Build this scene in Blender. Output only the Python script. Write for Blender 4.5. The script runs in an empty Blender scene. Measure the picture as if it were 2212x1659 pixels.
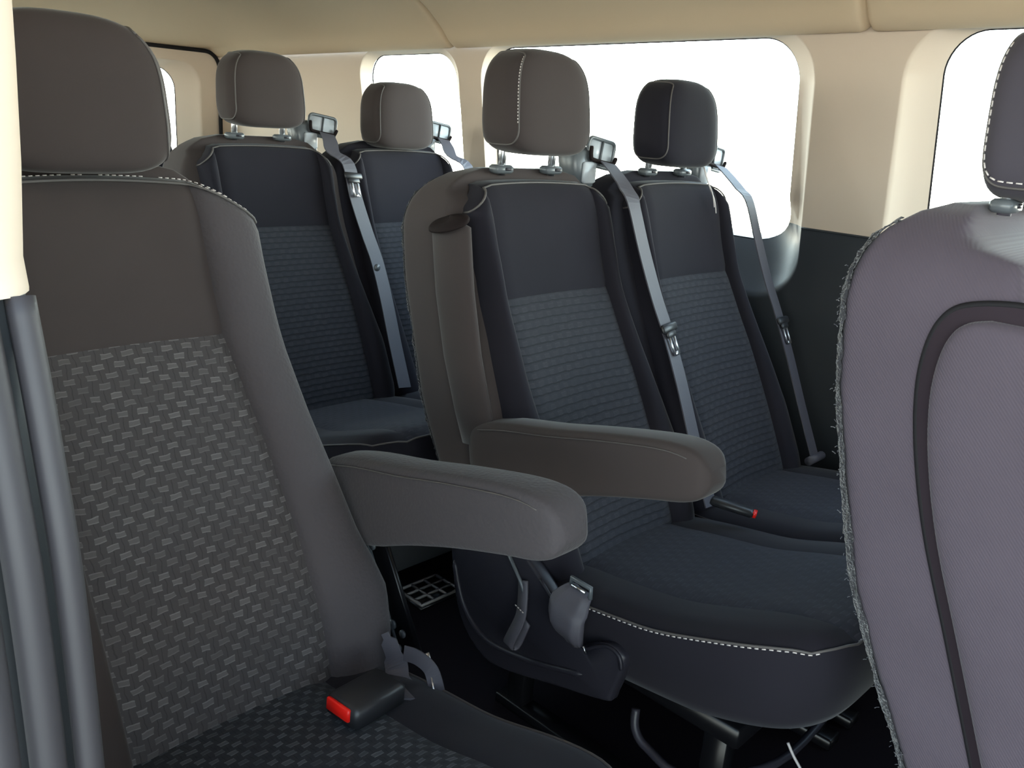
import bpy, bmesh, math, random
import numpy as np
from mathutils import Vector, Matrix
random.seed(7)
R = math.radians
C = bpy.context.scene.collection
S = bpy.context.scene

# ---------------------------------------------------------------- camera
TH, PH, RO, FPX = R(46.58), R(17.1), R(4.28), 1844.5
d = Vector((-math.cos(TH), math.sin(TH), 0)); r0 = Vector((math.sin(TH), math.cos(TH), 0)); up = Vector((0, 0, 1))
fw = d*math.cos(PH) - up*math.sin(PH); u0 = up*math.cos(PH) + d*math.sin(PH)
rt = r0*math.cos(RO) + u0*math.sin(RO); u2 = -r0*math.sin(RO) + u0*math.cos(RO)
cd = bpy.data.cameras.new('camera'); cam = bpy.data.objects.new('camera', cd); C.objects.link(cam)
M = Matrix(((rt.x, u2.x, -fw.x), (rt.y, u2.y, -fw.y), (rt.z, u2.z, -fw.z))).to_4x4()
M.translation = (0, 0, 1.146); cam.matrix_world = M
cd.sensor_width = 36; cd.sensor_fit = 'HORIZONTAL'; cd.lens = FPX/2212*36; cd.clip_start = 0.02
S.camera = cam
# ---------------------------------------------------------------- world: overcast glare, cool above, warm light off the sunlit ground
w = bpy.data.worlds.new('world'); S.world = w; w.use_nodes = True
nt = w.node_tree; bg = nt.nodes['Background']
tc = nt.nodes.new('ShaderNodeTexCoord'); sp = nt.nodes.new('ShaderNodeSeparateXYZ'); mr = nt.nodes.new('ShaderNodeMapRange'); cr = nt.nodes.new('ShaderNodeValToRGB')
nt.links.new(tc.outputs['Generated'], sp.inputs[0]); nt.links.new(sp.outputs[2], mr.inputs[0])
mr.inputs[1].default_value = -1; mr.inputs[2].default_value = 1
nt.links.new(mr.outputs[0], cr.inputs[0]); nt.links.new(cr.outputs[0], bg.inputs[0])
e = cr.color_ramp.elements
e[0].position = 0.30; e[0].color = (1.0, .78, .54, 1); e[1].position = 0.80; e[1].color = (.50, .72, 1.0, 1)
m_ = e.new(.46); m_.color = (1, .92, .76, 1); m2_ = e.new(.56); m2_.color = (.80, .95, .95, 1)
# the far side of the van stands in the sun, the doorway side in the shade
my = nt.nodes.new('ShaderNodeMapRange'); nt.links.new(sp.outputs[1], my.inputs[0]); my.interpolation_type = 'SMOOTHSTEP'
my.inputs[1].default_value = -.7; my.inputs[2].default_value = .5; my.inputs[3].default_value = 6.6; my.inputs[4].default_value = 15.5
mz = nt.nodes.new('ShaderNodeMapRange'); nt.links.new(sp.outputs[2], mz.inputs[0]); mz.interpolation_type = 'SMOOTHSTEP'
mz.inputs[1].default_value = .05; mz.inputs[2].default_value = .5; mz.inputs[3].default_value = 1.0; mz.inputs[4].default_value = .22
mm = nt.nodes.new('ShaderNodeMath'); mm.operation = 'MULTIPLY'; nt.links.new(my.outputs[0], mm.inputs[0]); nt.links.new(mz.outputs[0], mm.inputs[1])
nt.links.new(mm.outputs[0], bg.inputs[1])
S.view_settings.view_transform = 'Standard'; S.view_settings.look = 'None'; S.view_settings.gamma = 1
S.view_settings.use_curve_mapping = False; S.view_settings.exposure = 0.58

# ---------------------------------------------------------------- materials
MAT = {}
def mat(name, col, rough=.8, metal=0, bump=None, spec=.5, sheen=0, coat=0, mottled=0):
    m = bpy.data.materials.new(name); m.use_nodes = True; n = m.node_tree.nodes; l = m.node_tree.links
    b = n['Principled BSDF']; b.inputs['Base Color'].default_value = (*col, 1); b.inputs['Roughness'].default_value = rough
    b.inputs['Metallic'].default_value = metal; b.inputs['Specular IOR Level'].default_value = spec
    b.inputs['Sheen Weight'].default_value = sheen; b.inputs['Sheen Roughness'].default_value = .4; b.inputs['Coat Weight'].default_value = coat
    if mottled:
        t = n.new('ShaderNodeTexCoord'); no = n.new('ShaderNodeTexNoise'); no.inputs['Scale'].default_value = 9; no.inputs['Detail'].default_value = 5
        mx = n.new('ShaderNodeMix'); mx.data_type = 'RGBA'; l.new(t.outputs['Object'], no.inputs['Vector']); l.new(no.outputs['Fac'], mx.inputs[0])
        mx.inputs[6].default_value = (*[c*(1-mottled) for c in col], 1); mx.inputs[7].default_value = (*[c*(1+mottled) for c in col], 1)
        l.new(mx.outputs[2], b.inputs['Base Color'])
    if bump:
        kind, scale, strength, dist = bump
        t = n.new('ShaderNodeTexCoord'); bp = n.new('ShaderNodeBump'); bp.inputs['Strength'].default_value = strength; bp.inputs['Distance'].default_value = dist
        if kind == 'noise':
            x = n.new('ShaderNodeTexNoise'); x.inputs['Scale'].default_value = scale; x.inputs['Detail'].default_value = 3
        elif kind == 'twill':
            mp = n.new('ShaderNodeMapping'); mp.inputs['Rotation'].default_value = (0, R(42), 0); l.new(t.outputs['Object'], mp.inputs[0])
            x = n.new('ShaderNodeTexWave'); x.bands_direction = 'X'; x.inputs['Scale'].default_value = scale; x.inputs['Distortion'].default_value = .5; x.inputs['Detail'].default_value = 2
            l.new(mp.outputs[0], x.inputs['Vector']); l.new(x.outputs['Fac'], bp.inputs['Height']); l.new(bp.outputs[0], b.inputs['Normal'])
            MAT[name] = m; return m
        else:
            x = n.new('ShaderNodeTexVoronoi'); x.inputs['Scale'].default_value = scale
        l.new(t.outputs['Object'], x.inputs['Vector']); l.new(x.outputs[0], bp.inputs['Height']); l.new(bp.outputs[0], b.inputs['Normal'])
    MAT[name] = m; return m

mat('fabric', (.050, .040, .039), .85, bump=('noise', 420, .12, .0006), sheen=.15, mottled=.08, spec=.12)
mat('fabric_creased', (.064, .056, .060), .8, bump=('voronoi', 170, .45, .0014), sheen=.12, spec=.12)
mat('fabric_blue', (.0165, .0150, .0205), .88, bump=('noise', 400, .12, .0006), sheen=.12, mottled=.08, spec=.12)
mat('carpet_back', (.086, .070, .088), .9, spec=.1, bump=('twill', 100, .35, .0010), sheen=.2, mottled=.12)
mat('headrest_lit', (.062, .055, .068), .85, bump=('noise', 420, .12, .0006), sheen=.1, spec=.12)  # paler copy of fabric, with the stronger light on that headrest painted in
mat('recess_shade', (.030, .022, .028), .9, spec=.1)  # shade of the gap beside the folded armrest, put into the colour
mat('velcro', (.018, .017, .022), .7, bump=('noise', 300, 1.0, .006), sheen=.5, mottled=.5)
mat('velcro_light', (.08, .08, .10), .7, bump=('noise', 300, 1.0, .006), sheen=.5)
mat('piping', (.085, .075, .072), .6)
mat('thread', (.62, .56, .54), .6)
mat('black_plastic', (.018, .018, .021), .42)
mat('grey_plastic', (.020, .019, .026), .4, spec=.3, bump=('noise', 300, .2, .0005))
mat('bezel', (.10, .11, .12), .3)
mat('bezel_window', (.5, .53, .57), .25)
mat('hook_brown', (.016, .011, .011), .8, spec=.1)
mat('web', (.075, .070, .086), .6, bump=('noise', 300, .3, .0005))
mat('metal', (.75, .75, .78), .3, 1)
mat('gloss_black', (.004, .004, .005), .3, spec=.25)
mat('cable', (.3, .28, .28), .5)
mat('red', (.85, .012, .006), .4)
mat('cream', (.68, .56, .45), .75, bump=('noise', 150, .1, .0005))
mat('headliner', (.70, .55, .38), .9, bump=('noise', 250, .15, .0005))
mat('dark_trim', (.040, .044, .050), .38, bump=('noise', 250, .2, .0005))
mat('seal', (.012, .011, .013), .7, spec=.2)
mat('rubber', (.045, .041, .046), .55, spec=.4)
mat('floor', (.006, .004, .006), .8, spec=.1, bump=('noise', 120, .4, .001))
mat('vent', (.16, .15, .15), .4)
mat('outside_ground', (.5, .45, .36), .9)
# glass
m = bpy.data.materials.new('glass'); m.use_nodes = True; n = m.node_tree.nodes; l = m.node_tree.links
n.remove(n['Principled BSDF']); tr = n.new('ShaderNodeBsdfTransparent'); gl = n.new('ShaderNodeBsdfGlossy'); gl.inputs['Roughness'].default_value = .02
mx = n.new('ShaderNodeMixShader'); mx.inputs[0].default_value = .05; tr.inputs[0].default_value = (.96, .98, .97, 1)
l.new(tr.outputs[0], mx.inputs[1]); l.new(gl.outputs[0], mx.inputs[2]); l.new(mx.outputs[0], n['Material Output'].inputs[0]); MAT['glass'] = m

def woven(name, base, light, dashes=True, ribs=0.0, ppx=.0275, ppy=.0138):
    """basket weave of short light dashes in offset rows; UV is in metres"""
    m = bpy.data.materials.new(name); m.use_nodes = True; nd = m.node_tree.nodes; l = m.node_tree.links; b = nd['Principled BSDF']
    b.inputs['Roughness'].default_value = .8; b.inputs['Specular IOR Level'].default_value = .15; b.inputs['Sheen Weight'].default_value = .08
    def mth(op, a, bb=None, c=None):
        x = nd.new('ShaderNodeMath'); x.operation = op
        for i, v in enumerate((a, bb, c)):
            if v is None: continue
            if isinstance(v, (int, float)): x.inputs[i].default_value = v
            else: l.new(v, x.inputs[i])
        return x.outputs[0]
    uv = nd.new('ShaderNodeUVMap'); sx = nd.new('ShaderNodeSeparateXYZ')
    nz = nd.new('ShaderNodeTexNoise'); nz.inputs['Scale'].default_value = 45; l.new(uv.outputs[0], nz.inputs['Vector'])
    l.new(uv.outputs[0], sx.inputs[0])
    U = mth('ADD', sx.outputs[0], mth('MULTIPLY', mth('SUBTRACT', nz.outputs['Fac'], .5), .010)); V = mth('ADD', sx.outputs[1], mth('MULTIPLY', mth('SUBTRACT', nz.outputs['Fac'], .5), .006))
    row = mth('DIVIDE', V, ppy); ri = mth('FLOOR', row); rf = mth('FRACT', row)
    par = mth('MULTIPLY', mth('MODULO', mth('ABSOLUTE', ri), 2.0), .5)
    cl = mth('ADD', mth('DIVIDE', U, ppx), par); ci = mth('FLOOR', cl); cf = mth('FRACT', cl)
    inx = mth('MULTIPLY', mth('GREATER_THAN', cf, .24), mth('LESS_THAN', cf, .76)); iny = mth('MULTIPLY', mth('GREATER_THAN', rf, .22), mth('LESS_THAN', rf, .78))
    dash = mth('MULTIPLY', inx, iny)
    edge = mth('MULTIPLY', inx, mth('MULTIPLY', iny, mth('MAXIMUM', mth('GREATER_THAN', rf, .68), mth('LESS_THAN', rf, .31))))
    cmb = nd.new('ShaderNodeCombineXYZ'); l.new(ci, cmb.inputs[0]); l.new(ri, cmb.inputs[1])
    wn = nd.new('ShaderNodeTexWhiteNoise'); wn.noise_dimensions = '2D'; l.new(cmb.outputs[0], wn.inputs['Vector'])
    rnd = mth('MULTIPLY_ADD', wn.outputs['Value'], .7, .3)
    fac = mth('ADD', mth('MULTIPLY', mth('MULTIPLY', dash, rnd), .45), mth('MULTIPLY', mth('MULTIPLY', edge, rnd), .55))
    if not dashes: fac = mth('MULTIPLY', fac, .18)
    # plain columns between the dashes, alternating faintly, with dark gap lines beside them
    colb = mth('MULTIPLY', mth('GREATER_THAN', mth('FRACT', mth('DIVIDE', U, ppx*.5)), .9), .5 if dashes else .1)
    rib = mth('MULTIPLY', mth('LESS_THAN', rf, .2), ribs)
    mx = nd.new('ShaderNodeMix'); mx.data_type = 'RGBA'; mx.inputs[6].default_value = (*base, 1); mx.inputs[7].default_value = (*light, 1); l.new(fac, mx.inputs[0])
    mx2 = nd.new('ShaderNodeMix'); mx2.data_type = 'RGBA'; mx2.inputs[7].default_value = (*[c*.45 for c in base], 1)
    l.new(mx.outputs[2], mx2.inputs[6]); l.new(mth('MAXIMUM', mth('MULTIPLY', colb, mth('SUBTRACT', 1, dash)), rib), mx2.inputs[0]); l.new(mx2.outputs[2], b.inputs['Base Color'])
    bp = nd.new('ShaderNodeBump'); bp.inputs['Strength'].default_value = .5; bp.inputs['Distance'].default_value = .0025
    hh = mth('ADD', mth('MULTIPLY', fac, .6), mth('MULTIPLY', mth('SINE', mth('MULTIPLY', row, 2*math.pi)), .5*ribs if ribs else .1)); l.new(hh, bp.inputs['Height']); l.new(bp.outputs[0], b.inputs['Normal'])
    MAT[name] = m
woven('woven_dash', (.054, .048, .049), (.145, .134, .134))
woven('woven_dash_cushion', (.022, .024, .030), (.12, .125, .14), ppx=.024)
woven('woven_rib', (.026, .0265, .034), (.10, .095, .11), dashes=False, ribs=.7, ppy=.0165)
woven('woven_rib_cushion', (.020, .020, .029), (.1, .1, .13), dashes=False, ribs=.22, ppy=.02)

# ---------------------------------------------------------------- mesh helpers
def link(name, verts, faces, m, parent=None, smooth=True, uvs=None, mats=None):
    me = bpy.data.meshes.new(name); me.from_pydata([tuple(map(float, v)) for v in verts], [], faces); me.update()
    bm = bmesh.new(); bm.from_mesh(me)
    if uvs is None: bmesh.ops.remove_doubles(bm, verts=bm.verts, dist=1e-6)
    bmesh.ops.recalc_face_normals(bm, faces=bm.faces); bm.to_mesh(me); bm.free()
    if uvs is not None:
        ul = me.uv_layers.new(name='UVMap')
        for lp in me.loops: ul.data[lp.index].uv = uvs[lp.vertex_index]
    me.polygons.foreach_set('use_smooth', [smooth]*len(me.polygons))
    me.materials.append(MAT[m]); o = bpy.data.objects.new(name, me); C.objects.link(o)
    if parent: o.parent = parent
    return o
class MB:
    def __init__(s): s.v = []; s.f = []
    def grid(s, rows, close_u=False, cap0=False, cap1=False):
        b = len(s.v); nr = len(rows); nc = len(rows[0])
        for r in rows: s.v += [tuple(p) for p in r]
        for i in range(nr-1):
            for j in range(nc if close_u else nc-1):
                k = (j+1) % nc; s.f.append((b+i*nc+j, b+i*nc+k, b+(i+1)*nc+k, b+(i+1)*nc+j))
        if cap0: s.f.append(tuple(b+j for j in range(nc))[::-1])
        if cap1: s.f.append(tuple(b+(nr-1)*nc+j for j in range(nc)))
    def box(s, c, h, rot=None, bev=0):
        x, y, z = h; P = []
        cor = [(-1, -1), (1, -1), (1, 1), (-1, 1)]
        if bev:
            b_ = bev; ring = [(x, y-b_), (x, -y+b_), (x-b_, -y), (-x+b_, -y), (-x, -y+b_), (-x, y-b_), (-x+b_, y), (x-b_, y)]
            rin = [((a[0]/x)*(x-b_) if abs(a[0]) == x else a[0]*(x-b_)/x, (a[1]/y)*(y-b_)) for a in ring]
            rows = [[(p[0], p[1], -z) for p in rin], [(p[0], p[1], -z+b_) for p in ring], [(p[0], p[1], z-b_) for p in ring], [(p[0], p[1], z) for p in rin]]
        else: rows = [[(a*x, b*y, -z) for a, b in cor], [(a*x, b*y, z) for a, b in cor]]
        cc = Vector(c); rr = rot or Matrix.Identity(3)
        s.grid([[tuple(cc+rr@Vector(p)) for p in r] for r in rows], True, True, True)
    def tube(s, pts, rad, n=8, closed=False):
        pts = [Vector(p) for p in pts]; N = len(pts); rows = []; prev = None
        for i, p in enumerate(pts):
            t = (pts[(i+1) % N]-pts[i-1]) if closed else (pts[min(i+1, N-1)]-pts[max(i-1, 0)])
            t.normalize()
            a = prev if prev is not None else (Vector((0, 0, 1)) if abs(t.z) < .9 else Vector((1, 0, 0)))
            a = (a-t*a.dot(t)).normalized(); b = t.cross(a); prev = a
            rr = rad[i] if isinstance(rad, (list, tuple)) else rad
            rows.append([p+a*math.cos(q*2*math.pi/n)*rr+b*math.sin(q*2*math.pi/n)*rr for q in range(n)])
        if closed: rows.append(rows[0])
        s.grid(rows, True, not closed, not closed)
    def ribbon(s, pts, wd, width, th=.0014):
        """flat strap through pts, wd = width direction per point or one"""
        rows = []; pts = [Vector(p) for p in pts]
        for i, p in enumerate(pts):
            t = (pts[min(i+1, len(pts)-1)]-pts[max(i-1, 0)]).normalized(); a = Vector(wd[i] if isinstance(wd, list) else wd)
            a = (a-t*a.dot(t)).normalized(); nn = t.cross(a); ww = (width[i] if isinstance(width, list) else width)/2
            rows.append([p-a*ww-nn*th, p+a*ww-nn*th, p+a*ww+nn*th, p-a*ww+nn*th])
        s.grid(rows, True, True, True)
    def extrude_xz(s, poly, y0, y1, bev=.006):
        cx = sum(p[0] for p in poly)/len(poly); cz = sum(p[1] for p in poly)/len(poly)
        def sh(p, k): 
            L = math.hypot(p[0]-cx, p[1]-cz); f = 1-k/max(L, 1e-6); return (cx+(p[0]-cx)*f, cz+(p[1]-cz)*f)
        sg = 1 if y1 > y0 else -1
        rows = []
        for y, k in ((y0, bev), (y0+sg*bev*.35, bev*.3), (y0+sg*bev, 0), (y1-sg*bev, 0), (y1-sg*bev*.35, bev*.3), (y1, bev)):
            rows.append([(*(lambda q: (q[0], y, q[1]))(sh(p, k)),) for p in poly])
        s.grid(rows, True, True, True)
    def build(s, name, m, parent=None, smooth=True): return link(name, s.v, s.f, m, parent, smooth)
def sm(pts, n=6):
    """Catmull-Rom through pts (any dimension)"""
    P = [np.array(p, float) for p in pts]; out = []
    for i in range(len(P)-1):
        a, b, c, e_ = P[max(i-1, 0)], P[i], P[i+1], P[min(i+2, len(P)-1)]
        for k in range(n):
            t = k/n; out.append(.5*((2*b)+(c-a)*t+(2*a-5*b+4*c-e_)*t*t+(3*b-a-3*c+e_)*t**3))
    out.append(P[-1]); return [tuple(p) for p in out]
def dashes(path, name, parent, length=.006, gap=.005, rad=.0009, skip=0.0, m='thread'):
    P = [Vector(p) for p in path]; mb = MB(); acc = 0; on = True; cur = [P[0]]
    for a, b in zip(P[:-1], P[1:]):
        L = (b-a).length; t = 0
        while L-t > 1e-9:
            need = (length if on else gap)-acc; stp = min(need, L-t); t += stp; acc += stp; q = a+(b-a)*(t/L)
            if on: cur.append(q)
            if acc >= (length if on else gap)-1e-9:
                if on and random.random() >= skip and (cur[-1]-cur[0]).length > 1e-4: mb.tube([cur[0], cur[-1]], rad, 5)
                on = not on; acc = 0; cur = [q]
    if mb.v: return mb.build(name, m, parent)
def thing(name, label, cat, loc=(0, 0, 0), group=None):
    o = bpy.data.objects.new(name, None); C.objects.link(o); o.location = loc; o.empty_display_size = .1
    o['label'] = label; o['category'] = cat
    if group: o['group'] = group
    return o
def st(o): o['kind'] = 'structure'; return o

# ---------------------------------------------------------------- van shell
TT = math.tan(R(9))
def wy(z, off=0): return 2.14-TT*(z-1)+off
def slope(x, z): return z+.0225*(x+2.3)*max(0, min(1.2, (z-.9)/.48))
def rrect(x0, x1, z0, z1, rad, n=10, rb=None):
    rb = rb or rad; out = []
    for cx, cz, a0, r_ in ((x1-rb, z0+rb, -90, rb), (x1-rad, z1-rad, 0, rad), (x0+rad, z1-rad, 90, rad), (x0+rb, z0+rb, 180, rb)):
        for k in range(n+1):
            a = R(a0+90*k/n); out.append((cx+r_*math.cos(a), cz+r_*math.sin(a)))
    return out
def wall_with_holes(P, outline, trims, name, upper_mat, lower_mat, split, names):
    """P(x,z,off)->3D. outline polygon, trims = list of (trim loop, glass loop, depth)."""
    bm = bmesh.new(); loops = [outline]+[t[0] for t in trims]; ed = []
    for lp in loops:
        vs = [bm.verts.new((p[0], p[1], 0)) for p in lp]
        for i in range(len(vs)): ed.append(bm.edges.new((vs[i], vs[(i+1) % len(vs)])))
    bmesh.ops.triangle_fill(bm, use_beauty=True, use_dissolve=False, edges=ed)
    V = [(v.co.x, v.co.y) for v in bm.verts]; bm.verts.index_update()
    F = [[v.index for v in f.verts] for f in bm.faces]
    verts = [P(x, z, 0) for x, z in V]; faces = list(F); bm.free()
    for tl, gl_, dp in trims:
        rows = []
        for k, (q, dd) in enumerate(((0, 0), (.05, .02), (.14, .13), (.35, .38), (.60, .62), (.85, .86), (1, 1))):
            rows.append([P(a[0]+(b[0]-a[0])*q, a[1]+(b[1]-a[1])*q, dp*dd) for a, b in zip(tl, gl_)])
        b0 = len(verts); nc = len(rows[0])
        for r in rows: verts += r
        for i in range(len(rows)-1):
            for j in range(nc): k = (j+1) % nc; faces.append((b0+i*nc+j, b0+i*nc+k, b0+(i+1)*nc+k, b0+(i+1)*nc+j))
    me = bpy.data.meshes.new(name); me.from_pydata(verts, [], faces)
    res = []
    for nm, mt, inner in ((names[0], upper_mat, True), (names[1], lower_mat, False)):
        b2 = bmesh.new(); b2.from_mesh(me); bmesh.ops.remove_doubles(b2, verts=b2.verts, dist=1e-5)
        bmesh.ops.bisect_plane(b2, geom=b2.verts[:]+b2.edges[:]+b2.faces[:], plane_co=(0, 0, split), plane_no=(0, 0, 1), clear_inner=inner, clear_outer=not inner)
        bmesh.ops.recalc_face_normals(b2, faces=b2.faces)
        m2 = bpy.data.meshes.new(nm); b2.to_mesh(m2); b2.free()
        bev = m2.polygons; bev.foreach_set('use_smooth', [True]*len(bev)); m2.materials.append(MAT[mt])
        o = bpy.data.objects.new(nm, m2); C.objects.link(o); st(o); res.append(o)
        mod = o.modifiers.new('es', 'EDGE_SPLIT'); mod.split_angle = R(40)
    return res
def window_unit(name, P, gl_, dp):
    mb = MB(); mb.v = [P(x, z, dp+.004) for x, z in gl_]+[P(x, z, dp+.008) for x, z in gl_]; n = len(gl_)
    mb.f = [tuple(range(n)), tuple(range(n, 2*n))[::-1]]+[(i, (i+1) % n, n+(i+1) % n, n+i) for i in range(n)]
    o = st(mb.build(name, 'glass', None, False))
    fr = MB(); fr.tube([P(x, z, dp+.004) for x, z in gl_], .0028, 6, True); fr.build('window_seal', 'seal', o)
    return o
SL = lambda lp: [(x, slope(x, z)) for x, z in lp]
def PL(x, z, off):
    k = max(0, min(1, (1.02-z)/.13)); return (x, wy(z, off*(1+1.3*k*k*(3-2*k))), z)
holesL = [(SL(rrect(-2.235, -1.035, .715, 1.385, .12, rb=.14)), SL(rrect(-2.225, -1.103, .868, 1.372, .105, rb=.13)), .05),
          (SL(rrect(-2.925, -2.345, .78, 1.375, .10)), SL(rrect(-2.915, -2.412, .86, 1.362, .095)), .05),
          (SL(rrect(-.83, .70, .78, 1.385, .11)), SL(rrect(-.757, .62, .86, 1.372, .085)), .05)]
outl = SL([(-4.05, 0), (1.8, 0), (1.8, 1.47), (-4.05, 1.47)]); outl = [(-4.05, 0), (1.8, 0), (1.8, 1.55), (-4.05, 1.47)]
wall_with_holes(PL, outl, holesL, 'wall', 'cream', 'dark_trim', .932, ('trim_1', 'wall_left'))
for i, h in enumerate(holesL): window_unit('window_%d' % (i+1), PL, h[1], h[2])
# sill ledge line where the cream pillar trim meets the dark lower trim
mb = MB(); mb.tube([PL(x, .932, -.001) for x in np.linspace(-1.035, -.83, 8)], .0028, 6); st(mb.build('trim_2', 'dark_trim'))
# right side of the van, behind the sliding door opening
PR = lambda x, z, off: (x, .06+TT*(z-1)*.6-off, z)
holesR = [(rrect(-3.85, -2.5, .80, 1.36, .12), rrect(-3.8, -2.55, .88, 1.33, .1), .05), (rrect(-2.3, -1.25, .80, 1.36, .12), rrect(-2.25, -1.30, .88, 1.33, .1), .05)]
wall_with_holes(PR, [(-4.05, 0), (-.62, 0), (-.62, 1.5), (-4.05, 1.47)], holesR, 'wallr', 'cream', 'dark_trim', .95, ('trim_3', 'wall_right'))
for i, h in enumerate(holesR): window_unit('window_%d' % (i+4), PR, h[1], h[2])
# rear wall with door windows
PB = lambda y, z, off: (-4.0-off, y, z)
holesB = [(rrect(1.22, 1.975, .70, 1.30, .10), rrect(1.24, 1.875, .80, 1.27, .10), .06), (rrect(.2, 1.05, .70, 1.30, .10), rrect(.28, 1.03, .80, 1.27, .10), .06)]
wall_with_holes(PB, [(0, 0), (2.35, 0), (2.35, 1.6), (0, 1.6)], holesB, 'wallb', 'cream', 'dark_trim', .80, ('trim_4', 'wall_rear'))
for i, h in enumerate(holesB): window_unit('window_%d' % (i+6), PB, h[1], h[2])
mb = MB(); mb.tube([(-3.99, y, z) for y, z in rrect(1.15, 2.06, .3, 1.352, .07)], .009, 8, True); st(mb.build('trim_5', 'seal'))
# ceiling: headliner cove, moulded in three panels with transverse joints
def ceil():
    prof = sm([(2.075, 1.372), (2.06, 1.368), (2.03, 1.385), (1.98, 1.435), (1.88, 1.50), (1.70, 1.56), (1.40, 1.60), (1.0, 1.615), (.5, 1.60), (.25, 1.55), (.12, 1.46)], 5)
    xs = []
    js = [-2.345, -.912]
    for a, b in ((-4.02, js[0]), (js[0], js[1]), (js[1], 1.8)):
        for k in (0, .002, .005, .010, .02, .04): xs.append(a+k)
        xs += list(np.linspace(a+.08, b-.08, 14))
        for k in (.04, .02, .010, .005, .002): xs.append(b-k)
    xs.append(1.8); rows = []
    for x in xs:
        g = 0
        for j in js: g = max(g, .013*math.exp(-((x-j)/.009)**2))
        bulge = 0
        if x < -2.4: bulge = .022*math.exp(-((x+3.0)/.28)**2)+.03*math.exp(-((x+3.75)/.18)**2)
        sq = max(0, min(1, (-3.45-x)/.55))**2
        rows.append([(x, y+g*.6*(1 if z < 1.5 else 0), slope(x, z)-(z-1.405)*sq*(1 if z > 1.405 else 0)+g-bulge*min(1, max(0, (2.03-y)/.25))*(1 if y > .3 else 0)) for y, z in prof])
    mb = MB(); mb.grid(rows); return st(mb.build('ceiling', 'headliner'))
ceil()
mb = MB(); mb.box((-1.1, 1.17, -.02), (2.95, 1.2, .02)); st(mb.build('floor', 'floor', None, False))
mb = MB(); mb.box((1.45, 1.1, .68), (.02, 1.0, .70)); st(mb.build('front_light_block', 'dark_trim', None, False))  # unseen panel added across the cab, raised to cut light from the front
mb = MB(); mb.box((0, 0, -.45), (14, 14, .02)); o = mb.build('ground', 'outside_ground', None, False); st(o)
# sliding door pillar at the left edge of the picture
mb = MB()
prof2 = sm([(x-.036, y) for x, y in ((-.70, .045), (-.60, .06), (-.545, .085), (-.528, .12), (-.53, .155), (-.56, .175), (-.64, .18))], 4)
mb.grid([[(x+dx, y, z) for x, y in prof2] for z, dx in ((1.45, .030), (1.3, .022), (1.16, .010), (1.10, .002), (1.04, -.012), (1.021, -.006))], False)
st(mb.build('trim_6', 'cream'))
mb = MB()
mb.grid([[(x+dx-.006, y, z) for x, y in prof2] for z, dx in ((1.021, -.010), (.95, .0), (.85, .01), (.7, .015), (.4, .02), (.0, .02))], False)
st(mb.build('trim_7', 'dark_trim'))
ds = thing('door_seal', 'long ribbed rubber weatherstrip down the edge of the open doorway, at far left', 'door seal', (-.528, .1, 0))
for i, (x, y, rr) in enumerate(((-.004, .062, .009), (.0, .036, .011), (.006, .008, .011), (.010, -.020, .012))):
    mb = MB(); mb.tube(sm([(x+.012, y, .0), (x+.01, y, .5), (x+.002, y, .8), (x-.020, y, .93), (x-.046, y, 1.02)], 5), rr, 10); mb.build('rubber_lip', 'rubber', ds)

# ---------------------------------------------------------------- seats
PZ = [.20, .26, .37, .48, .60, .70, .815, .90, .96, 1.00, 1.03]
PX = [.352, .345, .30, .245, .18, .122, .060, .030, .016, .002, -.02]
def prof(z): return float(np.mean([np.interp(z+k, PZ, PX) for k in (-.02, 0, .02)]))
def tab(z, t): return float(np.interp(z, [a for a, b in t], [b for a, b in t]))
KIND = dict(
 single=dict(wsR=[(.3, .12), (1.02, .122)], wsL=[(.3, .163), (.42, .173), (.53, .171), (.68, .159), (.81, .141), (.92, .137), (1.02, .133)],
   woR=[(.26, .20), (.37, .235), (.43, .245), (.6, .23), (.8, .215), (.98, .205)], woL=[(.26, .215), (.30, .262), (.377, .292), (.43, .303), (.47, .293), (.517, .277), (.607, .263), (.69, .25), (.78, .24), (.91, .234), (.98, .232)], sw=.215),
 pair=dict(wsR=[(.3, .15), (.5, .16), (.65, .166), (.8, .160), (1.0, .160)], woR=[(.26, .20), (.37, .235), (.5, .238), (.63, .217), (.75, .200), (.85, .193), (.98, .203)],
   sw=.246))
KIND['pair']['wsL'] = KIND['pair']['wsR']; KIND['pair']['woL'] = KIND['pair']['woR']
NP, NBc = 16, 12
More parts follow.
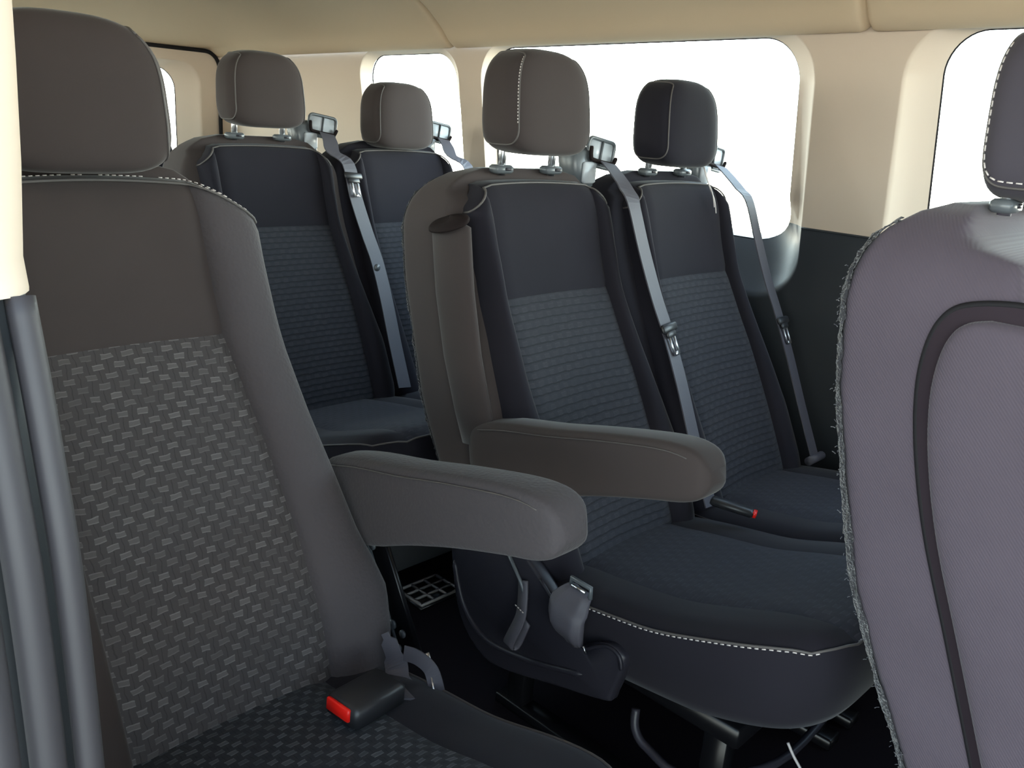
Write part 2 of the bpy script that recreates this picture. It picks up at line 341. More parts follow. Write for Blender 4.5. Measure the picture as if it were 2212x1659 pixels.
def backrest(root, kind, fab, wov):
    K = KIND[kind]; zb, zm = .27, .815
    def col(j):  # j = 0..NP+2NB -> returns function(z)->(x,y)
        if j < NBc: side, q, pan = 'R', 1-j/NBc, False
        elif j > NBc+NP: side, q, pan = 'L', (j-NBc-NP)/NBc, False
        else: pan = True; side = None; q = (j-NBc)/NP
        def f(z):
            x0 = prof(z); a, b = -tab(z, K['wsR']), tab(z, K['wsL'])
            if pan:
                y = a+(b-a)*q; e_ = min(q, 1-q)
                return x0-.006*math.exp(-(e_/.03)**2)-.010*math.sin(math.pi*q), y
            ws = tab(z, K['ws'+side]); wo = tab(z, K['wo'+side]); h = .026*min(1, (1.05-z)/.25+.35)
            if z > .98: wo = wo-.5*(z-.98)
            P = [np.array(p) for p in ((x0-.006, ws), (x0+h*1.2, ws+.004), (x0+h*1.5, wo), (x0-.035, wo+.002))]
            t = min(1, q/.85); B = (1-t)**3*P[0]+3*(1-t)**2*t*P[1]+3*(1-t)*t*t*P[2]+t**3*P[3]
            if q > .85: B = B+np.array([-.06*(q-.85)/.15, -.006*(q-.85)/.15])
            return float(B[0]), float(B[1])*(1 if side == 'L' else -1)
        return f, q, side
    def ztop(y, K=K):
        s_ = 'L' if y > 0 else 'R'; ws = tab(1.0, K['ws'+s_]); wo = tab(.98, K['wo'+s_]); t = max(0, (abs(y)-ws*.85)/(wo-ws*.85))
        return 1.027-.008*(abs(y)/ws)**2*.6-.055*min(t, 1.05)**2.4
    n1, n2 = 30, 14; NC = NP+2*NBc+1; G = []; UVg = []
    for j in range(NC):
        f, q, side = col(j); y1 = f(.99)[1]; zt = ztop(y1); colp = []; uvc = []
        zs = [zb+(zm-zb)*i/n1 for i in range(n1+1)]+[zm+(zt-zm)*i/n2 for i in range(1, n2+1)]
        arc = 0; px_ = None
        for i, z in enumerate(zs):
            x, y = f(z)
            if i == n1 and side is None: x -= .004
            if i < 4: x -= .03*((4-i)/4)**2
            if i == n1+n2: x -= .006
            if px_: arc += math.hypot(x-px_[0], z-px_[1])
            px_ = (x, z); colp.append((x, y, z)); uvc.append((y, arc))
        x, y, z = colp[-1]; colp += [(x-.02, y*.995, z+.006), (x-.05, y*.97, z+.004)]; uvc += [(y, arc+.02), (y, arc+.05)]
        G.append(colp); UVg.append(uvc)
    def piece(name, m, j0, j1, i0, i1, par):
        V = []; F = []; U = []; nr = i1-i0+1
        for j in range(j0, j1+1):
            for i in range(i0, i1+1): V.append(G[j][i]); U.append(UVg[j][i])
        for a in range(j1-j0):
            for b in range(nr-1): F.append((a*nr+b, a*nr+b+1, (a+1)*nr+b+1, (a+1)*nr+b))
        return link(name, V, F, m, par, uvs=U)
    T = n1+n2
    piece('woven_panel', wov, NBc, NBc+NP, 0, n1, root)
    piece('upper_panel', fab, NBc, NBc+NP, n1, T+2, root)
    piece('bolster', fab, 0, NBc, 0, T+2, root); b = piece('bolster', fab if kind != 'single' else 'fabric_creased', NBc+NP, NC-1, 0, T+2, root)
    edge = [G[j][T] for j in range(2, NC-2)]
    edge = [(p[0]+.002, p[1], p[2]+.002) for p in edge]
    mb = MB(); mb.tube(edge, .0022, 6); pp = mb.build('piping', 'piping', root)
    if kind == 'single':
        ed2 = [(G[j][T-0][0]-.012, G[j][T][1], G[j][T][2]+.0075) for j in range(4, NC-6)]
        dashes(ed2, 'stitching', pp, .005, .004, .0008, .15)
        ed3 = [(G[j][T-0][0]+.0015, G[j][T][1], G[j][T][2]+.004) for j in range(NC-11, NC-2)]
        dashes(ed3, 'stitching', pp, .005, .004, .0009, .05)
    return G
RZ = [.14, .18, .30, .59, .83, .947, 1.0, 1.035, 1.052]; RX = [.17, .10, .063, -.088, -.154, -.167, -.158, -.130, -.10]
def rear(z): return float(np.mean([np.interp(z+k, RZ, RX) for k in (-.015, 0, .015)]))
def shell(root, kind, m, zlow=.14, velcro=None, fwd=0, dz=0):
    K = KIND[kind]; w0 = K['sw']; zs = list(np.linspace(zlow, .88, 30))+list(np.linspace(.90, 1.04, 14))+[1.047, 1.051, 1.052]
    rows = []; n = 72; prm = []
    for i, z in enumerate(zs):
        xr = rear(z); xf = prof(min(z, 1.02))-.035-(.02 if z > 1.0 else 0); t = max(0, (z-.90)/.152); w_ = w0-.105*t**3.2
        if z < .3 and kind == 'single': w_ = w0-.02
        if z > 1.04: k = (z-1.04)/.012; c_ = (xr+xf)/2; xr = xr+(c_-xr)*.45*k; xf = xf+(c_-xf)*.45*k; w_ -= .03*k
        cx, hx = (xr+xf)/2, max((xf-xr)/2, .01); row = []
        for q in range(n):
            a = 2*math.pi*q/n; c, s = math.cos(a), math.sin(a); ex = 2/12
            row.append((cx+hx*math.copysign(abs(c)**ex, c), w_*math.copysign(abs(s)**ex, s), z))
        rows.append(row); prm.append((cx, hx, w_, z))
    mb = MB(); mb.grid(rows, True, True, True); o = mb.build('backrest_shell', m, root)
    if fwd or dz:
        for v in o.data.vertices:
            x1_ = rear(v.co.z); v.co.x -= .014*max(0, min(1, 1-(v.co.x-x1_)/.08)); k = min(1, max(0, (v.co.z-.5)/.5)); v.co.z += dz*k
            xr_ = rear(v.co.z); q_ = max(0, min(1, (v.co.x-xr_-.03)/max(.05, prof(min(v.co.z, 1.02))-.06-xr_))); v.co.x += fwd*q_*q_*(3-2*q_)
    if velcro:
        V = MB(); rows = []; base = []
        for cx, hx, w_, z in prm:
            if z < .2 or z > velcro[1]: continue
            z2 = z+dz*min(1, max(0, (z-.5)/.5)); row = []
            for dg in velcro[0]:
                a = R(dg); c, s = math.cos(a), math.sin(a); e_ = .0022+random.uniform(0, .0028)
                row.append(Vector((-(.014 if fwd else 0)+cx+(hx+e_)*math.copysign(abs(c)**(2/12), c), (w_+e_)*math.copysign(abs(s)**(2/12), s), z2+random.uniform(-.002, .002))))
            rows.append(row); base += row[1:-1]
        rows = [sm([tuple(p) for p in r_], 3) for r_ in rows]; rows = list(map(list, zip(*[sm([tuple(p) for p in c_], 5) for c_ in zip(*rows)])))
        rows = [[(p[0]+random.uniform(-.0012, .0012), p[1]+random.uniform(-.001, .001), p[2]) for p in r_] for r_ in rows]
        V.grid(rows); vo = V.build('velcro_edge', 'velcro', root)
        F = MB()
        for k in range(velcro[2]):
            p = random.choice(base[:int(len(base)*.86)])+Vector((random.uniform(-.004, .003), random.uniform(-.002, 0), random.uniform(-.006, .006)))
            q = p+Vector((random.uniform(-.005, .002), random.uniform(-.003, 0), random.uniform(-.004, .004))); F.tube([p, (p+q)/2+Vector((0, -.001, .001)), q], .0005, 4)
        F.build('frayed_loops', 'velcro_light', vo)['kind'] = 'stuff'
    return o
def headrest(root, hz, fab, yo=0, stitch=None, wh=.121, gz=0, up_=1.0):
    H = .100; xc = -.046; D = .060
    def Sp(a, t):  # t -1..1
        at = abs(t); n = 4.2 if t < 0 else 3.0
        s_ = max(1e-4, 1-at**n)**(1/n)
        w_ = wh*(1.02-.07*(t+1)/2*1.3); dd = D*(1-.10*(t+1)/2); ex = 2/4.2
        c, s = math.cos(a), math.sin(a); x = dd*math.copysign(abs(c)**ex, c)*s_**.8; y = w_*math.copysign(abs(s)**ex, s)*s_
        x = x+(.006*math.cos(a) if c > 0 else 0)-.010*(t)
        return (xc+x, yo+y, hz+t*H*(up_ if t > 0 else 1))
    ts = [-math.cos(math.pi*i/30) for i in range(31)]; ts = [math.copysign(abs(t)**.8, t) for t in ts]
    mb = MB(); mb.grid([[Sp(2*math.pi*q/56, t) for q in range(56)] for t in ts], True, True, True)
    o = mb.build('headrest', fab, root)
    for sg in (-1, 1):
        A = -math.pi*.27*1 if sg < 0 else math.pi*.27
        B = math.copysign(math.pi*.74, sg)
        arc_ = lambda k: max(0, 1-abs(2*k-1)**2.4)**(1/2.4)
        path = [Sp(A, t) for t in np.linspace(.80, -.45, 26)]
        path += [Sp(A+(B-A)*k, -.45-.37*arc_(k)) for k in .5-.5*np.cos(np.pi*np.linspace(.05, .95, 24))]
        path += [Sp(B, t) for t in np.linspace(-.45, .80, 26)]
        path += [Sp(B+(A-B)*k, .80+.09*arc_(k)) for k in .5-.5*np.cos(np.pi*np.linspace(.05, 1, 18))]
        ctr = Vector((xc, yo, hz)); path = [tuple(Vector(p)+(Vector(p)-ctr).normalized()*.0006) for p in path]
        mb = MB(); mb.tube(path, .0017, 6); pp = mb.build('piping', 'piping', o)
        if stitch and sg < 0:
            i0, i1 = stitch; off = Vector((-.004 if i0 < 20 else .004, -.0010, 0))
            K1, K2 = A-.035, B+.05
            raw = [Sp(K1, t) for t in np.linspace(.80, -.45, 26)] if i0 < 20 else [Sp(K1+(K2-K1)*k, -.42-.34*arc_(k)) for k in .5-.5*np.cos(np.pi*np.linspace(.05, .95, 24))]+[Sp(K2, t) for t in np.linspace(-.42, .80, 26)]
            pth = [tuple(Vector(p)+Vector((.0008 if i0 < 20 else 0, -.0012, 0))) for p in raw]
            dashes(pth, 'stitching', pp, *( (.003, .003, .0011) if i0 < 20 else (.007, .0035, .0011)))
    for s in (-.074, .074):
        mb = MB()
        mb.box((-.06, yo+s, 1.052+gz), (.014, .0245, .0085), None, .004); g = mb.build('post_guide', 'bezel', root)
        mb = MB(); mb.box((-.046, yo+s+.006, 1.053+gz), (.002, .008, .003), None, .001); mb.build('button', 'grey_plastic', g)
        mb = MB(); mb.tube([(-.06, yo+s, 1.04+gz), (-.058, yo+s, hz-.05)], .0082, 14); mb.build('headrest_post', 'metal', root)
    return o
CT = ([.2, .435, .54, .66, .76, .80, .84], [.325, .362, .378, .42, .452, .456, .456])
def cushion(root, side, wov, hw=.25, fr=.83, stitch=False, yc=0.0, inner='fabric_blue'):
    xc, hx = (.20+fr)/2, (fr-.20)/2; k = .55; N = 28; NY = 20
    def top(a, b):
        rr_ = max(abs(a), abs(b), 1e-6); f = max(1e-6, abs(a/rr_)**4.2+abs(b/rr_)**4.2)**(-1/4.2) if rr_ > 1e-4 else 1; f = 1+(f-1)*rr_**2
        x = xc+hx*a*f; y = hw*b*f
        z = float(np.mean([np.interp(x+q, *CT) for q in (-.03, 0, .03)])); e_ = max(abs(a), abs(b))
        z += .012*(1-b**4)-.016*math.exp(-((abs(b)-.62)/.05)**2)*.35-.012*max(0, (e_-.9)/.1)**2
        if a > .8: z -= .004*((a-.8)/.2)**2
        return (x, y+yc, z)
    A = [-1+2*i/N for i in range(N+1)]; Bv = sorted(set([-1+2*i/NY for i in range(NY+1)]))
    def rng(b0, b1, name, m):
        bs = [b for b in Bv if b0-1e-6 <= b <= b1+1e-6]; V = []; U = []; F = []
        for a in A:
            for b in bs: V.append(top(a, b)); U.append((hw*b, hx*a))
        nb = len(bs)
        for i in range(N):
            for j in range(nb-1): F.append((i*nb+j, i*nb+j+1, (i+1)*nb+j+1, (i+1)*nb+j))
        return link(name, V, F, m, root, uvs=U)
    rng(-.6, .6, 'seat_insert', wov); rng(-1, -.6, 'seat_bolster', inner); rng(.6, 1, 'seat_bolster', inner)
    ring = [top(a, -1) for a in A]+[top(1, b) for b in Bv[1:]]+[top(a, 1) for a in A[::-1][1:]]+[top(-1, b) for b in Bv[::-1][1:-1]]
    rows = []
    for q, dz in ((1.0, 0), (1.012, .10), (1.018, .25), (1.012, .5), (.985, .8), (.95, .95), (.90, 1.0)):
        row = []
        for x, y, z in ring:
            zb = float(np.interp(x, [.2, .5, .63, .78, .84], [.20, .235, .25, .285, .30])); row.append((xc+(x-xc)*q, yc+(y-yc)*q, z+(zb-z)*dz))
        rows.append(row)
    mb = MB(); mb.grid(rows, True, False, True); mb.build('seat_skirt', side, root)
    pr = [(x, y, z+.001) for x, y, z in ring]
    mb = MB(); mb.tube(pr, .0022, 6, True); pp = mb.build('seat_piping', 'piping', root)
    if stitch: dashes([(x+.0, y-.0018, z-.003) for x, y, z in pr[9:N+2]], 'stitching', pp, .006, .005, .0011)
ARM = [(.085, .500, .570, .6), (.10, .485, .590, .85), (.13, .474, .604, .97), (.2, .480, .624, 1), (.3, .522, .645, 1), (.4, .560, .670, 1), (.5, .592, .692, 1), (.55, .606, .699, 1), (.578, .618, .697, .96), (.594, .632, .688, .85), (.603, .648, .672, .55)]
def armrest(root, yc, m='fabric', ang=0, piv=(.11, .535), hwid=.038):
    rows = []
    for x, z0, z1, k in sm(ARM, 3):
        cz, hz, w_ = (z0+z1)/2, (z1-z0)/2, hwid*k; row = []
        for q in range(28):
            a = 2*math.pi*q/28; c, s = math.cos(a), math.sin(a); ex = 2/5.5
            X = x+(hz*.18*math.copysign(abs(s)**ex, s)*-1); Z = cz+hz*math.copysign(abs(s)**ex, s); Y = yc+w_*math.copysign(abs(c)**ex, c)
            dx, dz = X-piv[0], Z-piv[1]; row.append((piv[0]+dx*math.cos(ang)-dz*math.sin(ang), Y, piv[1]+dx*math.sin(ang)+dz*math.cos(ang)))
        rows.append(row)
    mb = MB(); mb.grid(rows, True, True, True); o = mb.build('armrest', m, root)
    for sg in (-1, 1):  # seam along upper side edges
        mb = MB(); pts = [(x-.012, yc+sg*(hwid*k*.985+.0002), z1-.013) for x, z0, z1, k in sm(ARM[2:-2], 3)]
        pts = [(piv[0]+(x-piv[0])*math.cos(ang)-(z-piv[1])*math.sin(ang), y, piv[1]+(x-piv[0])*math.sin(ang)+(z-piv[1])*math.cos(ang)) for x, y, z in pts]
        mb.tube(pts, .0011, 5); mb.build('seam', 'piping', o)
    return o
def belt(root, gy, ztong=.72, lo=.38, anchor=False, webm='web'):
    sg = 1
    # tower on the shoulder
    mb = MB(); mb.box((-.125, gy-.055, 1.05), (.03, .032, .05), Matrix.Rotation(R(14), 3, 'X'), .01); mb.box((-.140, gy-.02, 1.078), (.022, .04, .022), None, .008); tw = mb.build('belt_tower', 'bezel', root)
    mb = MB(); mb.box((-.092, gy-.045, 1.045), (.006, .022, .024), None, .004); mb.build('buckle_slot', 'bezel_window', tw)
    tilt = Matrix.Rotation(R(-8), 3, 'X')
    mb = MB(); loop = [(y, z) for y, z in rrect(-.048, .048, -.030, .030, .012, 4)]
    mb.tube([Vector((-.10, gy, 1.088))+tilt@Vector((0, y, z)) for y, z in loop], .0045, 8, True); mb.box(Vector((-.098, gy, 1.088)), (.003, .0015, .028), tilt)
    g = mb.build('belt_guide', 'bezel', root)
    mb = MB(); mb.box(Vector((-.104, gy, 1.088)), (.003, .044, .026), tilt); mb.build('guide_plate', 'bezel_window', g)
    mb = MB(); mb.tube([Vector((-.088, gy, 1.088))+tilt@Vector((0, y, z)) for y, z in sm([(-.050, .010), (-.046, -.012), (-.034, -.019), (.030, -.019), (.040, -.016), (.046, -.002)], 4)], [.0035]+[.0048]*19+[.0035], 8) ; mb.build('belt_hook', 'hook_brown', g)
    W = [(-.086, gy, 1.068), (-.05, gy-.012, 1.048), (.0, gy-.035, 1.020), (.045, .222, .99), (.085, .222, .90), (.122, .238, .80), (.158, .250, .72), (.21, .247, .62), (.27, .238, .50), (.335, .228, lo)]
    pts = sm(W, 5); wd = []
    mb = MB(); mb.ribbon([(x+.012, y, z) for x, y, z in pts], (-.12, 1, 0), .047); s = mb.build('belt_webbing', webm, root, False)
    k = min(range(len(pts)), key=lambda i: abs(pts[i][2]-ztong)); p = Vector(pts[k])+Vector((.020, 0, 0)); t = (Vector(pts[k+1])-Vector(pts[k-1])).normalized()
    a = Vector((-.12, 1, 0)); a = (a-t*a.dot(t)).normalized(); nn = a.cross(t)
    rm = Matrix((a, nn, t)).transposed()
    mb = MB(); mb.box(p, (.033, .005, .010), rm, .004); mb.box(p+t*.014, (.020, .004, .008), rm, .003); tg = mb.build('belt_tongue', 'black_plastic', s)
    c = p+t*.040; L = [c+a*x+t*z for x, z in ((-.012, -.02), (-.012, .022), (.012, .022), (.012, -.02))]
    mb = MB()
    mb.box(c+a*-.0105, (.0032, .0013, .022), rm); mb.box(c+a*.0105, (.0032, .0013, .022), rm); mb.box(c+t*.019, (.0105, .0013, .0045), rm); mb.build('tongue_plate', 'metal', tg)
    if anchor:
        q = Vector(pts[-1]); mb = MB(); mb.tube([q+Vector((.012, -.035, -.002)), q+Vector((.012, .040, -.002))], .011, 12); mb.build('belt_anchor', webm, s)
    return s
def button(root, z, y, x):
    mb = MB(); mb.tube([(x, y, z), (x+.004, y, z)], .0105, 16); b = mb.build('belt_button', 'bezel', root)
def side_trim(root, side=-1):
    y0 = side*.268
    poly = [(.055, .36), (.075, .24), (.11, .165), (.17, .125), (.24, .13), (.36, .165), (.47, .198), (.484, .215), (.502, .29), (.492, .308), (.468, .312), (.44, .297), (.422, .280), (.40, .284), (.36, .315), (.315, .352), (.25, .40), (.19, .47), (.13, .50), (.08, .47)]
    poly = [tuple(p) for p in sm(poly+[poly[0]], 3)][:-1]
    mb = MB(); mb.extrude_xz(poly, side*.235, y0, .008); o = mb.build('side_cover', 'grey_plastic', root)
    mb = MB(); mb.tube(sm([(.075, y0, .30), (.11, y0, .215), (.18, y0, .172), (.29, y0, .185), (.42, y0, .225)], 6), [.001]+[.006]*23+[.001], 8); mb.build('moulded_rib', 'grey_plastic', o)
    mb = MB(); mb.tube(sm([(.305, y0*1.005, .362), (.36, y0*1.005, .316), (.40, y0*1.005, .286), (.422, y0*1.005, .280), (.44, y0*1.005, .293), (.468, y0*1.005, .308), (.492, y0*1.005, .302), (.5, y0*1.005, .28)], 4), .0035, 8); mb.build('rim', 'grey_plastic', o)
    return o
def base(root, hw=.25, m='gloss_black'):
    for sx, nm in ((.22, 'leg'), (.66, 'leg')):
        for sy in (-hw+.05, hw-.05):
            mb = MB(); mb.box((sx, sy, .115), (.022, .018, .115), None, .003); mb.build(nm, m, root)
    mb = MB(); mb.box((.44, 0, .235), (.26, hw-.03, .02), None, .004); mb.build('seat_pan', m, root)
    for sy in (-hw+.05, hw-.05): mb = MB(); mb.box((.44, sy, .012), (.27, .022, .012), None, .003); mb.build('floor_rail', m, root)
    mb = MB(); y0 = -hw+.01; mb.tube(sm([(.52, y0, .20), (.53, y0-.01, .17), (.56, y0-.012, .150), (.64, y0-.005, .142), (.72, .0-.1, .14), (.72, .1, .14)], 5), .0075, 10); mb.build('release_bar', 'grey_plastic', root)
def pillar(root):
    rows = []
    A, B = Vector((-.008, -.243, .950)), Vector((.105, -.243, .555))
    for k, sc in ((0, .45), (0.004, .8), (.012, 1), (.3, 1), (.6, .98), (.85, .95), (1.0, .9)):
        c = A+(B-A)*k; c.x += -.018*math.sin(math.pi*k)
        rows.append([c+Vector((.050*sc*math.cos(a), .019*sc*math.sin(a)-.004, .010*math.cos(a))) for a in [2*math.pi*q/28 for q in range(28)]])
    mb = MB(); mb.grid(rows, True, True, True); o = mb.build('armrest_channel', 'fabric', root)
    mb = MB(); c = A+Vector((0, -.006, .003)); rs = []
    for s, dz in ((.99, -.012), (1.0, -.008), (.92, -.004), (.6, -.001), (.05, .0)): rs.append([c+Vector((.050*s*math.cos(a), -.004+.024*s*math.sin(a), dz+.012+.008*math.cos(a)+.014*math.sin(a)*s)) for a in [2*math.pi*q/28 for q in range(28)]])
    mb.grid(rs, True, True, True); mb.build('channel_cap', 'hook_brown', o)

FB = 'fabric_blue'
XS = dict(near=-1.205, s3=-1.189, s4=-1.189, ra=-2.206, rb=-2.206, r1=-.263)
# --- nearest single seat
t = thing('passenger_seat', 'nearest passenger seat by the doorway, woven backrest panel with dashes, red buckle on its cushion', 'seat', (XS['near'], .448, 0))
backrest(t, 'single', 'fabric', 'woven_dash'); shell(t, 'single', 'fabric', .26); headrest(t, 1.139, 'fabric', -.018, wh=.126)
cushion(t, 'fabric_blue', 'woven_dash_cushion', .27); base(t, .24); armrest(t, .325, 'fabric_creased')
# metal side bracket behind the armrest
mb = MB(); P = [(.115, .50), (.185, .50), (.30, .31), (.28, .285), (.235, .27), (.215, .29)]
mb.extrude_xz(P, .335, .345, .003); br = mb.build('side_bracket', 'gloss_black', t)
mb = MB(); mb.tube([(.145, .332, .49), (.26, .332, .285)], .0028, 8); mb.build('bright_edge', 'bezel', br)
for x, z, rr in ((.235, .335, .009), (.215, .36, .007), (.262, .33, .007), (.255, .300, .006), (.176, .455, .007)):
    mb = MB(); mb.tube([(x, .334, z), (x, .330, z)], rr, 12); mb.build('bolt', 'bezel', br)

# its buckle, lying on the cushion with the red button end towards the doorway
ox = XS['near']; oy = .448
L_ = lambda x, y, z: (x-ox, y-oy, z)
rz = Matrix.Rotation(R(6), 3, 'Z') @ Matrix.Rotation(R(-3), 3, 'X')
mb = MB(); c = Vector(L_(-.785, .592, .392)); mb.box(c, (.031, .046, .017), rz, .006); bk = mb.build('buckle', 'black_plastic', t)
mb = MB(); mb.box(c+rz@Vector((-.003, -.0465, .004)), (.022, .0035, .0095), rz, .002); mb.build('release_button', 'red', bk)
mb = MB(); mb.ribbon(sm([(-.79, .632, .380), (-.785, .665, .365), (-.775, .69, .352), (-.76, .70, .345)], 4), (1, .1, 0), .045); o = mb.build('buckle_strap', 'web', t, False); o.location = (-ox, -oy, 0)
mb = MB(); mb.ribbon(sm([(-.875, .690, .405), (-.86, .692, .385), (-.845, .690, .365), (-.825, .680, .350), (-.79, .682, .342)], 5), [Vector((.8, .4, .1))]*21, [.012]*3+[.026]*5+[.035]*13); mb.ribbon(sm([(-.84, .70, .385), (-.815, .705, .388), (-.79, .71, .378), (-.775, .712, .345)], 5), (0, .3, 1), .022); mb.ribbon(sm([(-.83, .652, .338), (-.79, .668, .340), (-.755, .68, .338)], 4), (.6, -.8, .1), .03)
o = mb.build('lower_belt', 'web', t, False); o.location = (-ox, -oy, 0)
mb = MB(); mb.tube([(-.808, .716, .395), (-.795, .716, .372)], .0035, 8); mb.tube([(-.79, .71, .372), (-.765, .70, .340)], .002, 8); mb.box((-.764, .70, .340), (.005, .005, .005), None, .001); q = mb.build('belt_clip', 'metal', o)

# --- aisle seat of the middle pair
def aisle_seat(label, x, y, hz, stitch, gy, ztong, arm, web='web', detail=True, velcro=((196, 208, 220, 232), 1.03, 60), lo=.38):
    t = thing('passenger_seat', label, 'seat', (x, y, 0))
    backrest(t, 'pair', FB, 'woven_rib'); shell(t, 'pair', 'carpet_back' if arm == 'up' else 'fabric', .14, velcro, .045 if arm == 'up' else 0, .035 if arm == 'up' else 0); headrest(t, hz, 'fabric' if arm != 'up' else 'headrest_lit', 0, stitch, gz=.036 if arm == 'up' else 0, up_=1.12 if arm == 'up' else 1)
    cushion(t, FB, 'woven_rib_cushion', .25, .83, detail); base(t); pillar(t) if arm == 'down' else None
    if arm != 'up': side_trim(t, -1)
    if arm == 'up':
        rows = []
        for z, x0, x1, k in sm([(.30, .165, .295, 1), (.444, .106, .240, 1), (.58, .050, .188, 1), (.70, .0, .148, 1), (.795, -.030, .118, 1), (.87, -.044, .104, 1), (.92, -.044, .102, .97), (.95, -.036, .094, .9), (.965, -.022, .082, .78), (.972, .0, .066, .5)], 4):
            cx, hx = (x0+x1)/2, (x1-x0)/2
            rows.append([(cx+hx*math.copysign(abs(math.cos(a))**.38, math.cos(a)), -.242+.029*k*math.copysign(abs(math.sin(a))**.38, math.sin(a)), z) for a in [2*math.pi*q/36 for q in range(36)]])
        mb = MB(); mb.grid(rows, True, True, True); ar = mb.build('armrest', 'carpet_back', t)
        mb = MB(); mb.tube(sm([(x1-.018, -.2705, z) for z, x0, x1 in ((.30, .165, .295), (.444, .106, .240), (.58, .050, .188), (.70, .0, .148), (.795, -.030, .118), (.87, -.044, .104), (.93, -.044, .098))], 4), .0015, 5); mb.build('seam', 'piping', ar)
    elif arm == 'down': armrest(t, -.232, 'fabric', 0)
    if arm != 'up': belt(t, gy, ztong, lo, webm=web)
    return t
t = aisle_seat('middle row passenger seat with its armrest lowered and white stitching down the headrest', XS['s3'], 1.316, 1.183, (2, 26), .285, .735, 'down')
# bundle of lap belt with chrome buckle, strap loop and recline lever on the aisle side
mb = MB(); bun = [(.392, -.262, .378), (.385, -.276, .358), (.385, -.286, .335), (.388, -.282, .305), (.40, -.278, .285)]
rows = []
for (x, y, z), w_, th in zip(sm(bun, 4), np.interp(np.linspace(0, 1, 17), [0, .3, .6, .8, 1], [.024, .038, .038, .032, .014]), np.interp(np.linspace(0, 1, 17), [0, .3, .7, 1], [.006, .014, .018, .008])):
    rows.append([(x+w_*math.copysign(abs(math.cos(a))**.6, math.cos(a)), y+th*math.sin(a)+.0015*math.sin(z*900)+.0012*math.sin(7*a), z-.25*w_*math.cos(a)) for a in [2*math.pi*q/32 for q in range(32)]])
mb.grid(rows, True, True, True); bl = mb.build('folded_belt', 'web', t)
mb = MB(); c = Vector((.392, -.262, .385)); mb.tube([c+Vector((-.022, 0, -.012)), c+Vector((-.022, 0, .008)), c+Vector((.022, 0, .006)), c+Vector((.022, 0, -.014))], .0045, 8); bb = mb.build('belt_buckle', 'bezel', bl)
mb = MB(); mb.tube([c+Vector((-.015, -.006, -.002)), c+Vector((.015, -.006, -.003))], .0035, 10); mb.build('chrome_bar', 'metal', bb); mb = MB(); mb.tube([(.432, -.290, .298), (.437, -.289, .286)], .0018, 6); mb.build('strap_end', 'metal', bl)
mb = MB(); mb.ribbon(sm([(.268, -.274, .345), (.278, -.282, .315), (.283, -.290, .28), (.270, -.296, .235), (.262, -.292, .212), (.268, -.280, .215), (.285, -.276, .27)], 4), (1, -.25, .12), .028, .002); pl = mb.build('pull_strap', 'web', t)
dashes([(.270, -.2925, .302), (.297, -.2965, .298)], 'stitching', pl, .004, .003, .001)
mb = MB(); mb.tube([(.225, -.275, .385), (.262, -.277, .345), (.285, -.279, .315)], .0035, 8); mb.build('recline_lever', 'bezel', t)
mb = MB(); mb.tube([(.325, -.2475, .462), (.326, -.2525, .462)], .007, 12); mb.build('trim_plug', 'black_plastic', t)
# inner buckle between the pair, red button up
mb = MB(); a_, b_ = Vector((.36, .20, .408)), Vector((.445, .232, .400)); dd = (b_-a_).normalized(); sd = Vector((dd.y, -dd.x, 0)).normalized(); rm = Matrix((dd, sd, dd.cross(sd))).transposed()
mb.box((a_+b_)/2, ((b_-a_).length/2, .014, .008), rm, .004); bk = mb.build('buckle', 'black_plastic', t)
mb = MB(); mb.box(b_+dd*.002, (.004, .010, .006), rm, .001); mb.build('release_button', 'red', bk)
# --- window seat of the middle pair
t = thing('passenger_seat', 'middle row seat against the window wall, thin strings hanging below its headrest', 'seat', (XS['s4'], 1.812, 0))
backrest(t, 'pair', FB, 'woven_rib'); shell(t, 'pair', FB); headrest(t, 1.167, FB); cushion(t, FB, 'woven_rib_cushion'); base(t); belt(t, .275, .70, .375, True)
for k, (a, b) in enumerate((((-.01, .075, 1.09), (.030, .100, .975)), ((.0, .078, 1.07), (.030, .112, .960)))):
    mb = MB(); A_, B_ = Vector(a), Vector(b); mb.tube(sm([A_, A_.lerp(B_, .4)+Vector((.002, -.003, 0)), A_.lerp(B_, .7)+Vector((.003, .004, 0)), B_], 4), .0014, 6); mb.build('hanging_string', 'thread', t)
# --- rear pair
t = aisle_seat('row behind, aisle seat with smooth headrest and a belt with a small round button', XS['ra'], 1.283, 1.178, None, .235, .965, 'none', detail=False, velcro=None)
button(t, .712, .215, .215)
mb = MB(); mb.box((.66, .0, .11), (.012, .22, .10), None, .006); mb.build('underseat_cover', 'dark_trim', t)
t = thing('passenger_seat', 'row behind, window side seat with its headrest pushed fully down', 'seat', (XS['rb'], 1.758, 0))
backrest(t, 'pair', FB, 'woven_rib'); shell(t, 'pair', FB); headrest(t, 1.134, 'fabric'); cushion(t, FB, 'woven_rib_cushion'); base(t); belt(t, .225, .70)
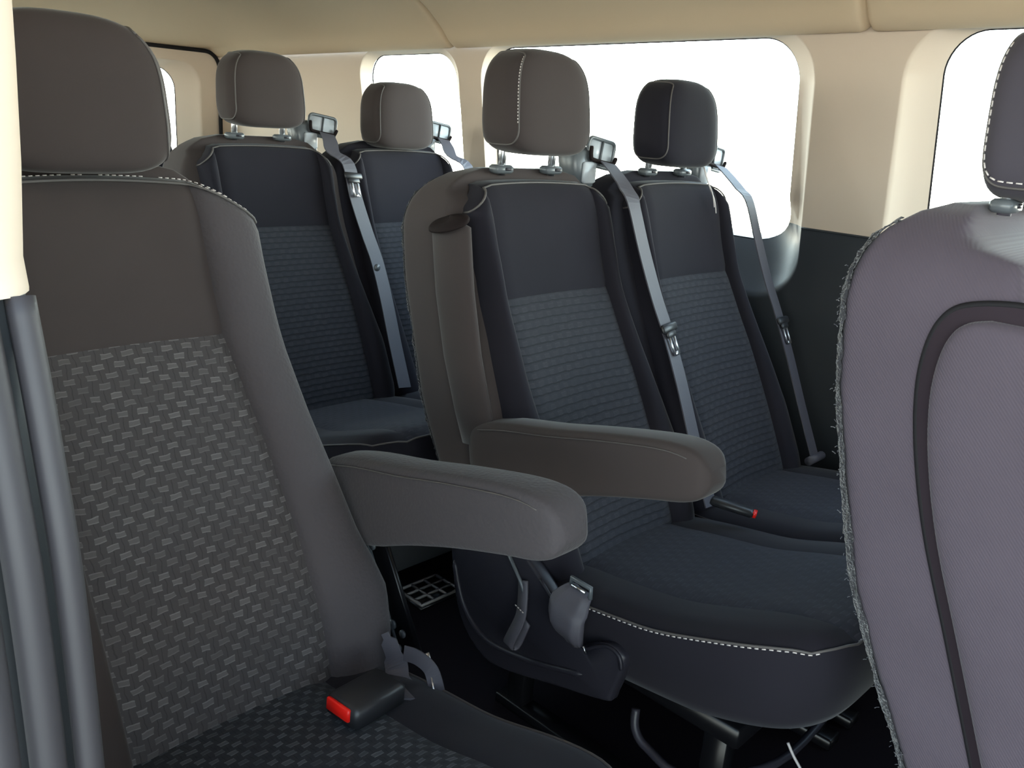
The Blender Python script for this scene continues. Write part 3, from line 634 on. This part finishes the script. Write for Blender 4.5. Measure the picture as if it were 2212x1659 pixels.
# --- last row seat, only its shoulder shows
t = thing('passenger_seat', 'seat of the last row, only a dark shoulder showing right of the nearest headrest', 'seat', (-3.22, 1.24, 0))
backrest(t, 'pair', FB, 'woven_rib'); shell(t, 'pair', FB); headrest(t, 1.12, FB); cushion(t, FB, 'woven_rib_cushion'); base(t)
# --- front pair, aisle seat seen from its side at the right edge
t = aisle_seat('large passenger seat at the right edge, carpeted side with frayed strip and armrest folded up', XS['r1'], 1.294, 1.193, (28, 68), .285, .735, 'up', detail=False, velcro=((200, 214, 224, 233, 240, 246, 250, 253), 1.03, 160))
# dark slab and tube painting the shaded gap around the folded armrest
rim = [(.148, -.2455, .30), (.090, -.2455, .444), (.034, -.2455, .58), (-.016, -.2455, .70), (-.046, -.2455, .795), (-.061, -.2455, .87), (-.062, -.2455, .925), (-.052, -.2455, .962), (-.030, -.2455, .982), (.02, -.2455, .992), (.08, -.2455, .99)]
mb = MB(); mb.extrude_xz([p_[::2] for p_ in sm(rim, 4)]+[(.16, .985), (.32, .30)], -.2400, -.2495, .002); mb.build('armrest_gap_shade', 'recess_shade', t)
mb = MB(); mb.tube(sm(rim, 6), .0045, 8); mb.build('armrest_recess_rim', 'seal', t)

# ---------------------------------------------------------------- small things low down
t = thing('floor_vent', 'grey slatted air outlet on the dark floor behind the lowered armrest seat', 'vent', (-1.42, 1.255, 0))
mb = MB()
for y in (-.06, -.02, .02, .06): mb.box((0, y, .012), (.045, .0028, .003))
for x in (-.045, -.015, .015, .045): mb.box((x, 0, .012), (.0028, .062, .003))
mb.build('grille', 'vent', t)
mb = MB(); mb.box((0, 0, .004), (.05, .066, .004)); mb.build('duct', 'gloss_black', t)
t = thing('cable', 'thin pale cable hanging under the front of the middle row seat cushion', 'cable', (-.40, 1.07, .30))
mb = MB(); mb.tube(sm([(-.002, 0, .004), (.01, .0, -.012), (.035, 0, -.04), (.09, .0, -.12), (.12, .03, -.295)], 5), .0022, 8); mb.build('wire', 'cable', t)

for o in bpy.data.objects:
    if o.parent is None and o.name.startswith('passenger_seat'): o['group'] = 'passenger seats of the van'
